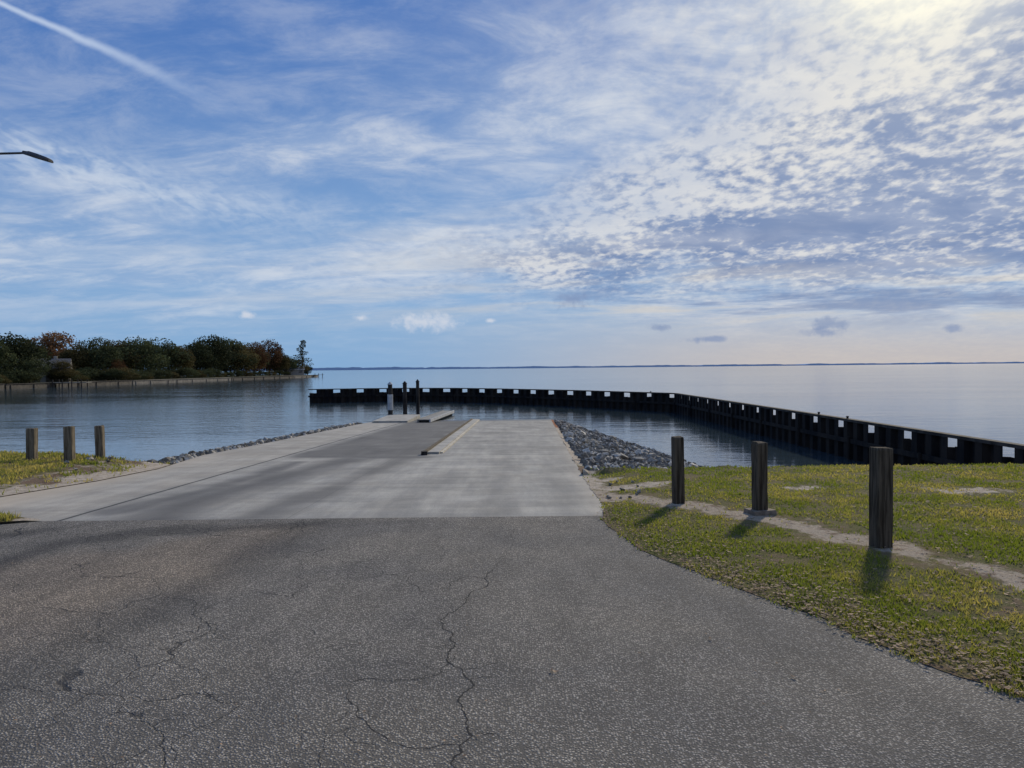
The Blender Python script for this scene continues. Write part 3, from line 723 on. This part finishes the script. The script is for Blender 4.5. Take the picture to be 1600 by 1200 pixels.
def ribbon(z0, z1, off0, off1, s0=0, s1=None, step=.6):
    mb = MB(); s1 = s1 or TOTAL; n = int((s1-s0)/step)
    vs = []
    for i in range(n+1):
        x_, y_, tx, ty = along(s0+(s1-s0)*i/n)
        for (o_, z_) in ((off0, z0), (off1, z0), (off1, z1), (off0, z1)): vs.append((x_-ty*o_, y_+tx*o_, z_))
    fs = []
    for i in range(n):
        for j in range(4): fs.append((i*4+j, i*4+(j+1) % 4, i*4+4+(j+1) % 4, i*4+4+j))
    fs += [(0, 1, 2, 3), (n*4+3, n*4+2, n*4+1, n*4)]
    mb.add(vs, fs); return mb
bchild(ribbon(.130, .200, -.09, .09), 'cap_rail', M_cap)
bchild(ribbon(-.45, -.33, .10, .14), 'waler', M_st)
sp = 1.25
while sp < TOTAL-.5:
    x_, y_, tx, ty = along(sp); mb = MB(); o_ = .16
    mb.tube([(x_-ty*o_, y_+tx*o_, -2.4), (x_-ty*o_, y_+tx*o_, -.28+.03*math.sin(sp))], [.05, .045], 8)
    bchild(mb, 'pile', M_st); sp += GP*2
for s_ in (9.0, 11.0, 33):
    x_, y_, tx, ty = along(s_); mb = MB(); mb.tube([(x_, y_, .18), (x_, y_, .24)], [.03, .03], 8); mb.tube([(x_, y_, .24), (x_, y_, .27)], [.05, .03], 8); bchild(mb, 'pipe_stub', M_st)

# ---------------------------------------------------------------- dock pieces
M_pl = simple('dock_timber', (.16, .15, .125), (.32, .30, .26), 6, .85, .4, .01, stretch=(1, 6, 1))
M_dk = simple('dark_pile', (.02, .018, .016), (.06, .052, .045), 5, .85, .4, .02, stretch=(1, 1, .3), spec=.2)
M_wh = simple('pale_sleeve', (.34, .35, .35), (.5, .5, .48), 4, .7, .1, .01)
M_cd = simple('divider_concrete', (.26, .245, .21), (.40, .375, .32), 2.5, .85, .4, .01)
M_ed = simple('divider_edging', (.38, .335, .245), (.56, .50, .39), 2.5, .85, .4, .01)
def sloped_box(mb, x0, x1, y0, y1, h0, h1, n=1):
    for i in range(n):
        ya = y0+(y1-y0)*i/n; yb = y0+(y1-y0)*(i+1)/n-(.05 if n > 1 else 0)
        mb.add([(x0, ya, zr(ya)+h0), (x1, ya, zr(ya)+h0), (x1, yb, zr(yb)+h0), (x0, yb, zr(yb)+h0), (x0, ya, zr(ya)+h1), (x1, ya, zr(ya)+h1), (x1, yb, zr(yb)+h1), (x0, yb, zr(yb)+h1)],
               [(3, 2, 1, 0), (4, 5, 6, 7), (0, 1, 5, 4), (1, 2, 6, 5), (2, 3, 7, 6), (3, 0, 4, 7)])
dv = empty('lane_divider', (-1.75, 17.6, zr(17.6))); tag(dv, 'low pale concrete divider running down between the two ramp lanes', 'divider')
mv = Matrix.Translation((1.75, -17.6, -zr(17.6)))
def child(mb, name, mat, par, m): mb.v = [tuple(m @ Vector(p)) for p in mb.v]; return mb.build(name, mat, par)
mb = MB(); sloped_box(mb, -1.97, -1.70, 17.7, 38.5, .0, .05, 4); child(mb, 'slab', M_cd, dv, mv)
mb = MB(); sloped_box(mb, -2.05, -1.975, 17.6, 38.5, -.01, .09, 6); child(mb, 'kerb', M_wdl, dv, mv)
mb = MB(); sloped_box(mb, -1.695, -1.63, 17.9, 38.5, .0, .03, 6); child(mb, 'edging', M_ed, dv, mv)
mb = MB(); mb.box(-2.09, -1.95, 17.42, 17.59, zr(17.4)-.02, zr(17.4)+.08, .1); child(mb, 'end_block', M_dk, dv, mv)
dk = empty('boarding_dock', (-4.3, 35, WZ)); tag(dk, 'low boarding dock with pale bumper edges beside the pilings at the ramp foot', 'dock'); mk = Matrix.Translation((4.3, -35, -WZ))
A0 = Vector((-4.40, 36.0)); A1 = Vector((-3.85, 43.5)); dd = (A1-A0).normalized(); nn = Vector((dd.y, -dd.x)); L = (A1-A0).length
def dbox(s0, s1, o0, o1, z0, z1):
    mb = MB(); q = [A0+dd*s_+nn*o_ for s_, o_ in ((s0, o0), (s0, o1), (s1, o1), (s1, o0))]
    mb.add([(p.x, p.y, z0) for p in q]+[(p.x, p.y, z1) for p in q], [(3, 2, 1, 0), (4, 5, 6, 7), (0, 1, 5, 4), (1, 2, 6, 5), (2, 3, 7, 6), (3, 0, 4, 7)]); return mb
mb = MB(); i = 0.0
while i < L-.15:
    q = dbox(i, i+.135, 0, .50, -.70, -.67); mb.add(q.v, q.f); i += .145
child(mb, 'decking', M_pl, dk, mk)
child(dbox(0, L, .51, .57, -.80, -.655), 'bumper', M_wh, dk, mk); child(dbox(0, L, -.07, -.01, -.80, -.655), 'bumper', M_pl, dk, mk)
child(dbox(.1, L-.1, .03, .47, -.97, -.705), 'float', M_dk, dk, mk)
ls = MB(); ls.box(-6.6, -4.95, 36.2, 41.2, -1.6, -.74); o = ls.build('landing_slab', M_cd); tag(o, 'pale flat concrete landing at the left foot of the ramp under the pilings', 'landing')
def piling(px, ybase, ytop, Yd, r, label, sleeve):
    b0 = AT(px, ybase, Yd); t0 = AT(px, ytop, Yd); e = empty('piling', (b0.x, Yd, WZ)); h = t0.z-WZ
    mb = MB(); mb.tube([(0, 0, -1.2), (0, 0, h*.5), (0, 0, h)], [r, r*.97, r*.92], 12); mb.build('pile', M_dk, e)
    if sleeve:
        mb = MB(); mb.tube([(0, 0, h*.22), (0, 0, h*.70)], [r*1.14, r*1.14], 14); mb.build('sleeve', M_wh, e)
    mb = MB(); mb.tube([(0, 0, h), (0, 0, h+.04), (0, 0, h+.16)], [r*1.12, r*1.05, .015], 12); mb.build('cap', M_wh if sleeve else M_dk, e)
    tag(e, label, 'piling', 'mooring pilings at the ramp foot')
piling(610, 645, 601, 41.6, .13, 'mooring piling with a pale sleeve, leftmost beside the dock', True)
piling(633, 645, 600, 42.2, .12, 'dark round mooring piling, middle of the three by the dock', False)
piling(653, 642, 597, 43.2, .10, 'slim dark mooring piling at the left edge of the dock', False)

# ---------------------------------------------------------------- street lamp
M_gm = simple('lamp_metal', (.04, .04, .04), (.07, .07, .07), 5, .6, .05, .005, metal=.3)
hp = AT(52, 240, 22); lx, lz = hp.x, hp.z
sl = empty('street_lamp', (lx-3.6, 22, 0)); tag(sl, 'grey street lamp whose arm and flat head reach in at upper left', 'street lamp')
mb = MB(); mb.tube([(0, 0, -1.5), (0, 0, .4), (0, 0, lz-.3)], [.14, .12, .07], 14); mb.build('pole', M_gm, sl)
mb = MB(); mb.tube([(0, 0, lz-.55), (.5, 0, lz-.15), (1.4, 0, lz-.01), (3.35, 0, lz+.02)], [.045, .04, .035, .03], 10); mb.build('arm', M_gm, sl)
mb = MB(); ti = R(-17)
def hd(x, y, z): return (3.3+x*math.cos(ti)-z*math.sin(ti), y, lz+.03+x*math.sin(ti)+z*math.cos(ti))
prof_ = [(0, .05, .055), (.12, .07, .07), (.22, .16, .085), (.45, .20, .08), (.75, .19, .06), (.84, .12, .03)]
vs = []; fs = []
for (x_, hw_, ht) in prof_:
    for (yy_, zz_) in ((-hw_, -.035), (hw_, -.035), (hw_, 0), (hw_*.6, ht), (-hw_*.6, ht), (-hw_, 0)): vs.append(hd(x_, yy_, zz_))
for i in range(len(prof_)-1):
    for j in range(6): fs.append((i*6+j, i*6+(j+1) % 6, i*6+6+(j+1) % 6, i*6+6+j))
fs += [tuple(range(6)), tuple((len(prof_)-1)*6+j for j in range(6))[::-1]]
mb.add(vs, fs); ho = mb.build('lamp_head', M_gm, sl)
mb = MB(); mb.add([hd(.26, -.11, -.039), hd(.26, .11, -.039), hd(.72, .11, -.039), hd(.72, -.11, -.039)], [(0, 1, 2, 3)])
M_ln = simple('lamp_lens', (.25, .25, .22), (.3, .3, .27)); mb.build('lens', M_ln, ho)

# ---------------------------------------------------------------- far left shore
M_fs = simple('far_lawn', (.09, .10, .04), (.19, .16, .09), .2, .95)
SH = [(-83, 40), (-83, 125), (-82, 165), (-79, 215), (-75, 262), (-73.5, 290), (-90, 305), (-160, 330), (-400, 360), (-400, 40)]
vs = [(x, y, -.15) for x, y in SH]+[(x, y, -3) for x, y in SH]; n = len(SH)
fs = [tuple(range(n))]+[(i, (i+1) % n, (i+1) % n+n, i+n) for i in range(n)]
tag(mesh('far_shore_ground', vs, fs, M_fs), kind='structure')
def crown_mesh(seed, kind, mat):
    r = np.random.default_rng(seed); cl = []
    if kind == 'pine':
        for z in np.linspace(.35, 1, 7):
            for _ in range(2): cl.append((r.uniform(-.2, .2)*(1.25-z), r.uniform(-.2, .2)*(1.25-z), z, .16*(1.3-z)+.05, .07))
    else:
        for _ in range(13):
            a = r.uniform(0, 6.28); rad = r.uniform(.1, .66)**.8; z = .22+.5*(1-rad)+r.uniform(-.05, .18)
            cl.append((math.cos(a)*rad*.60, math.sin(a)*rad*.60, z, r.uniform(.16, .26), r.uniform(.11, .19)))
        cl.append((0, 0, .56, .44, .38)); cl.append((0, 0, .32, .45, .20))
    V_ = []; F_ = []; cv = []
    for (cx, cy, cz, rw, rh) in cl:
        n = int(80+1800*rw*rh*4) if kind != 'pine' else 70
        base_ = r.uniform(.0, .8)
        for _ in range(n):
            v_ = r.normal(size=3); v_ /= np.linalg.norm(v_); q = r.uniform(.65, 1.04)
            p = np.array([cx, cy, cz])+v_*np.array([rw, rw, rh])*q
            a = r.normal(size=3); a /= np.linalg.norm(a); b = np.cross(a, r.normal(size=3)); b /= np.linalg.norm(b); s = r.uniform(.012, .025)
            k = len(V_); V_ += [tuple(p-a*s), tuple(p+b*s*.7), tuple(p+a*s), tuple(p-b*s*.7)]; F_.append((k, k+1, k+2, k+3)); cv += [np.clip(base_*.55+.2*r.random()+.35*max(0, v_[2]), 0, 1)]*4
    me = bpy.data.meshes.new('crown'); me.from_pydata(V_, [], F_); me.materials.append(mat)
    buf = np.ones((len(V_), 4), np.float32); buf[:, 0] = cv; me.color_attributes.new('mask', 'FLOAT_COLOR', 'POINT').data.foreach_set('color', buf.ravel()); return me
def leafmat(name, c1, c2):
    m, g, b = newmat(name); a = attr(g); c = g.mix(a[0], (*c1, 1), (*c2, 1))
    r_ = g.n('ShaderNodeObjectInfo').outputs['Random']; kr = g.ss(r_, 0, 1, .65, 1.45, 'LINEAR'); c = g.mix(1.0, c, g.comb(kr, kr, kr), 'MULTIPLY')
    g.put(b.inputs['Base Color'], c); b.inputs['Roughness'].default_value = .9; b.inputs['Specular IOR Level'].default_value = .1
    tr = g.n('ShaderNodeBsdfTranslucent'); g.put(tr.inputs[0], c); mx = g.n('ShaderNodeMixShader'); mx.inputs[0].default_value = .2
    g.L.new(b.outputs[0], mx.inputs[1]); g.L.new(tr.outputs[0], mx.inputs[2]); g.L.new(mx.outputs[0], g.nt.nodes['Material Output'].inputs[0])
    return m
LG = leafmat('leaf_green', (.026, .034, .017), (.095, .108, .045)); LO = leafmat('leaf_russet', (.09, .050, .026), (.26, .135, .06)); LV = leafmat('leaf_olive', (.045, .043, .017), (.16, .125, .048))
M_tk = simple('bark', (.035, .028, .02), (.09, .07, .055), 6)
def trunk_mesh(seed, pine=False):
    rs = random.Random(seed); mb = MB(); top = .92 if pine else .55
    mb.tube([(0, 0, -.02), (.01, .0, .2), (rs.uniform(-.03, .03), 0, top)], [.035, .026, .008 if pine else .016], 7)
    for i in range(9 if pine else 6):
        z = rs.uniform(.3, .85 if pine else .5); a = rs.uniform(0, 6.28); L = .14 if pine else .38
        mb.tube([(0, 0, z), (math.cos(a)*L*.5, math.sin(a)*L*.5, z+.08), (math.cos(a)*L, math.sin(a)*L, z+(.05 if pine else .25))], [.010, .007, .003], 5)
    me = bpy.data.meshes.new('trunk'); me.from_pydata(mb.v, [], mb.f); me.materials.append(M_tk); return me
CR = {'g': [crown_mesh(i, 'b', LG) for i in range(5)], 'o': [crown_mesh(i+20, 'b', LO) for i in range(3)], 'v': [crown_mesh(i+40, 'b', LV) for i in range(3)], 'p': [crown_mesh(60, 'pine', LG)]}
TK = [trunk_mesh(i) for i in range(3)]; TKP = trunk_mesh(9, True)
def shoreD(px): return float(np.interp(px, [-60, 0, 200, 350, 490], [112, 125, 164, 215, 285]))
kinds_n = {'g': ('dense dark green tree in the line along the far left shore', 'dark green trees on the far shore'),
           'v': ('olive tinged tree among the dark trees on the far left shore', 'olive trees on the far shore')}
def tree(px, top, kind, back, wf=1.0, label=None, grp=None, i=0):
    D = shoreD(px)*back; tp = AT(px, top-2, D); h = (tp.z+.05)/.97
    e = empty({'p': 'pine_tree'}.get(kind, 'tree'), (tp.x, D, -.15), random.uniform(0, 6.28))
    c = bpy.data.objects.new('crown', CR[kind][i % len(CR[kind])]); COL.objects.link(c); c.parent = e
    wd = max(h, 7.5 if h > 5 else 4)*wf; c.scale = (wd, wd, h)
    t = bpy.data.objects.new('trunk', TKP if kind == 'p' else TK[i % 3]); COL.objects.link(t); t.parent = e; t.scale = (wd, wd, h)
    if label is None: label, grp = kinds_n[kind]
    tag(e, label, 'tree', grp)
FR = [(-25, 522, 'g', 1.10), (12, 518, 'g', 1.08), (38, 528, 'g', 1.25), (118, 538, 'v', 1.12), (150, 527, 'g', 1.10), (183, 531, 'v', 1.14), (212, 525, 'g', 1.10), (246, 527, 'g', 1.12), (278, 540, 'v', 1.08), (304, 535, 'g', 1.1),
      (328, 523, 'g', 1.10), (352, 526, 'g', 1.12), (370, 537, 'v', 1.08), (384, 535, 'g', 1.12), (436, 551, 'v', 1.06), (450, 556, 'g', 1.05), (463, 560, 'v', 1.04), (480, 571, 'g', 1.03),
      (98, 545, 'g', 1.3), (135, 545, 'g', 1.3), (230, 540, 'g', 1.3), (262, 542, 'v', 1.3), (292, 546, 'g', 1.3), (340, 542, 'g', 1.3), (165, 542, 'g', 1.35), (200, 540, 'g', 1.35), (20, 536, 'g', 1.35), (60, 540, 'g', 1.4), (360, 546, 'g', 1.3), (405, 548, 'g', 1.2), (428, 556, 'v', 1.2), (-60, 530, 'g', 1.2), (312, 545, 'g', 1.25), (46, 558, 'g', 1.02), (96, 562, 'v', 1.03), (110, 552, 'g', 1.25), (440, 560, 'g', 1.15)]
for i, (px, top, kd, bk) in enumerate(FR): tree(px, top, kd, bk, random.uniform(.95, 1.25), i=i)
tree(86, 517, 'o', 1.22, 1.1, 'broad russet tree rising behind the grey roofed house on the far shore', i=0)
tree(420, 529, 'o', 1.08, .8, 'tall rust orange tree toward the right end of the far tree line', i=1)
tree(396, 535, 'o', 1.06, .8, 'rust brown tree just left of the tall rust orange tree', i=2)
tree(184, 560, 'o', 1.05, .5, 'low orange tinted tree at the foot of the dark trees, mid shore', i=1)
tree(472, 538, 'p', 1.03, .9, 'slender pine with sparse top at the tip of the far shore', i=0)
for i, px in enumerate(range(-20, 484, 13)):
    if 55 < px < 88: continue
    D = shoreD(px)*(1.07 if 100 < px < 170 else 1.035); q = AT(px, 590, D); e = empty('shrub', (q.x, D, -.15), i*1.3); hh = random.uniform(2.0, 3.8)*(.7 if px > 420 else 1)
    c = bpy.data.objects.new('crown', CR['gvg'[i % 3]][i % 3]); COL.objects.link(c); c.parent = e; c.scale = (hh*1.9, hh*1.9, hh)
    c.location.z = -hh*.15
    tag(e, 'low dark shrub at the foot of the far shore trees', 'shrub', 'shrubs along the far shore')
M_wl = simple('house_wall', (.10, .085, .07), (.15, .13, .105)); M_wl2 = simple('white_wall', (.22, .21, .19), (.30, .29, .27)); M_rf = simple('roof_shingle', (.07, .065, .06), (.115, .108, .10), 4); M_rf2 = simple('pale_roof', (.24, .24, .24), (.32, .32, .31)); M_gls = simple('glass', (.03, .04, .05), (.05, .06, .07), 2, .15)
def house(px, D, w_, dp, hw_, hr, rz, wall, roof, label):
    q = AT(px, 590, D); e = empty('house', (q.x, D, -.15), rz); tag(e, label, 'house')
    mb = MB(); mb.box(-w_/2, w_/2, -dp/2, dp/2, -.5, hw_); mb.build('wall', wall, e)
    mb = MB(); o_ = .3; a, b = w_/2+o_, dp/2+o_          # gabled roof, ridge along the long side
    mb.add([(-a, -b, hw_), (a, -b, hw_), (a, b, hw_), (-a, b, hw_), (-a, 0, hw_+hr), (a, 0, hw_+hr), (-a, -b, hw_-.12), (a, -b, hw_-.12), (a, b, hw_-.12), (-a, b, hw_-.12)],
           [(0, 1, 5, 4), (2, 3, 4, 5), (1, 2, 5), (3, 0, 4), (0, 6, 7, 1), (1, 7, 8, 2), (2, 8, 9, 3), (3, 9, 6, 0), (9, 8, 7, 6)]); rf = mb.build('roof', roof, e)
    mb = MB(); mb.box(w_*.18, w_*.18+.6, .3, .9, hw_+.3, hw_+hr+.5); mb.build('chimney', M_rk, rf)
    for k in range(3):
        x = -w_/2+w_*(k+.5)/3
        if k == 1:
            mb = MB(); mb.box(x-.45, x+.45, -dp/2-.06, -dp/2-.002, 0, 1.9); mb.build('door', M_wl2, e)
        else:
            mb = MB(); mb.box(x-.7, x+.7, -dp/2-.07, -dp/2-.002, .8, 1.9); f_ = mb.build('window', M_wl2, e); mb = MB(); mb.box(x-.6, x+.6, -dp/2-.09, -dp/2-.072, .9, 1.8); mb.build('pane', M_gls, f_)
house(70, 150, 8.5, 6, 2.7, 1.9, .45, M_wl, M_rf, 'dark roofed waterfront house at the left end of the far shore')
house(459, 280, 7, 4, 2.0, .9, .35, M_wl2, M_rf2, 'low pale house near the tip of the far shore')
M_sw = simple('seawall_timber', (.035, .03, .024), (.085, .073, .058), 1.5); M_sw2 = simple('pale_seawall', (.10, .09, .078), (.20, .185, .16), 1.5)
def seawall(p0, p1, h, mat, label):
    e = empty('seawall', (p0[0], p0[1], WZ)); tag(e, label, 'seawall'); a = Vector(p0); b = Vector(p1); d_ = b-a; L = d_.length; d_.normalize(); n_ = Vector((d_.y, -d_.x))
    def bx(s0, s1, o0, o1, z0, z1):
        q = [d_*s_+n_*o_ for s_, o_ in ((s0, o0), (s0, o1), (s1, o1), (s1, o0))]; return [(p.x, p.y, z0) for p in q]+[(p.x, p.y, z1) for p in q]
    F6 = [(3, 2, 1, 0), (4, 5, 6, 7), (0, 1, 5, 4), (1, 2, 6, 5), (2, 3, 7, 6), (3, 0, 4, 7)]
    mb = MB(); mb.add(bx(0, L, .1, .35, -2, h), F6); mb.build('boarding', mat, e)
    mb = MB(); mb.add(bx(0, L, .0, .5, h+.002, h+.07), F6); mb.build('cap', mat, e)
    mb = MB(); s_ = 1.0; rs = random.Random(int(L))
    while s_ < L-1: mb.add(bx(s_, s_+.22, .352, .5, -2, h-rs.uniform(.1, .3)), F6); s_ += rs.uniform(4, 9)
    mb.build('fender_piles', mat, e)
seawall((-83, 40), (-83, 125), .8, M_sw, 'dark timber seawall at the left end of the far shore'); seawall((-83, 125.5), (-82, 165), .75, M_sw, 'dark timber seawall in front of the far lawn')
seawall((-82, 165.5), (-79, 215), .68, M_sw2, 'pale seawall below the dark trees mid far shore'); seawall((-79, 215.5), (-75, 262), .72, M_sw, 'dark seawall below the rust coloured trees'); seawall((-75, 262.5), (-73.4, 289.5), .65, M_sw2, 'pale seawall at the tip of the far shore')
def pier(p, L, wd, ang, label, n=5):
    e = empty('pier', (p[0], p[1], WZ), ang); tag(e, label, 'pier'); mb = MB(); mb.box(0, L, -wd/2, wd/2, .75, .85); mb.build('deck', M_pl, e)
    for i in range(n):
        for s_ in (-1, 1): x = L*(i+.5)/n; mb = MB(); mb.tube([(x, s_*(wd/2+.1), -2), (x, s_*(wd/2+.1), 1.35)], [.11, .10], 7); mb.build('pile', M_dk, e)
pier((-82.8, 138), 7, 1.6, -.05, 'short timber pier with piles in front of the dark roofed house', 4); pier((-73.5, 284), 4, 1.6, .25, 'short low pier at the tip of the far shore', 3)
# distant shore on the horizon
M_ds, g, b = newmat('distant_haze_land'); b.inputs['Base Color'].default_value = (.45, .60, .82, 1); b.inputs['Roughness'].default_value = 1; b.inputs['Specular IOR Level'].default_value = 0  # aerial haze put into the land's base colour; the scene has no atmosphere
vs = []; fs = []; n = 420
for i in range(n+1):
    x = -2600+9400*i/n; y = 5000+1400*(x+1500)/6500; k = 1.0 if x > -500 else 1.4
    h = (11+5*fn(x, 0, .004, 2)+2*fn(x, 0, .03, 5))*k
    vs += [(x, y, WZ-1), (x, y, h), (x, y+300, h*.7)]
for i in range(n): a = i*3; fs += [(a, a+3, a+4, a+1), (a+1, a+4, a+5, a+2)]
tag(mesh('distant_shore', vs, fs, M_ds), kind='structure')
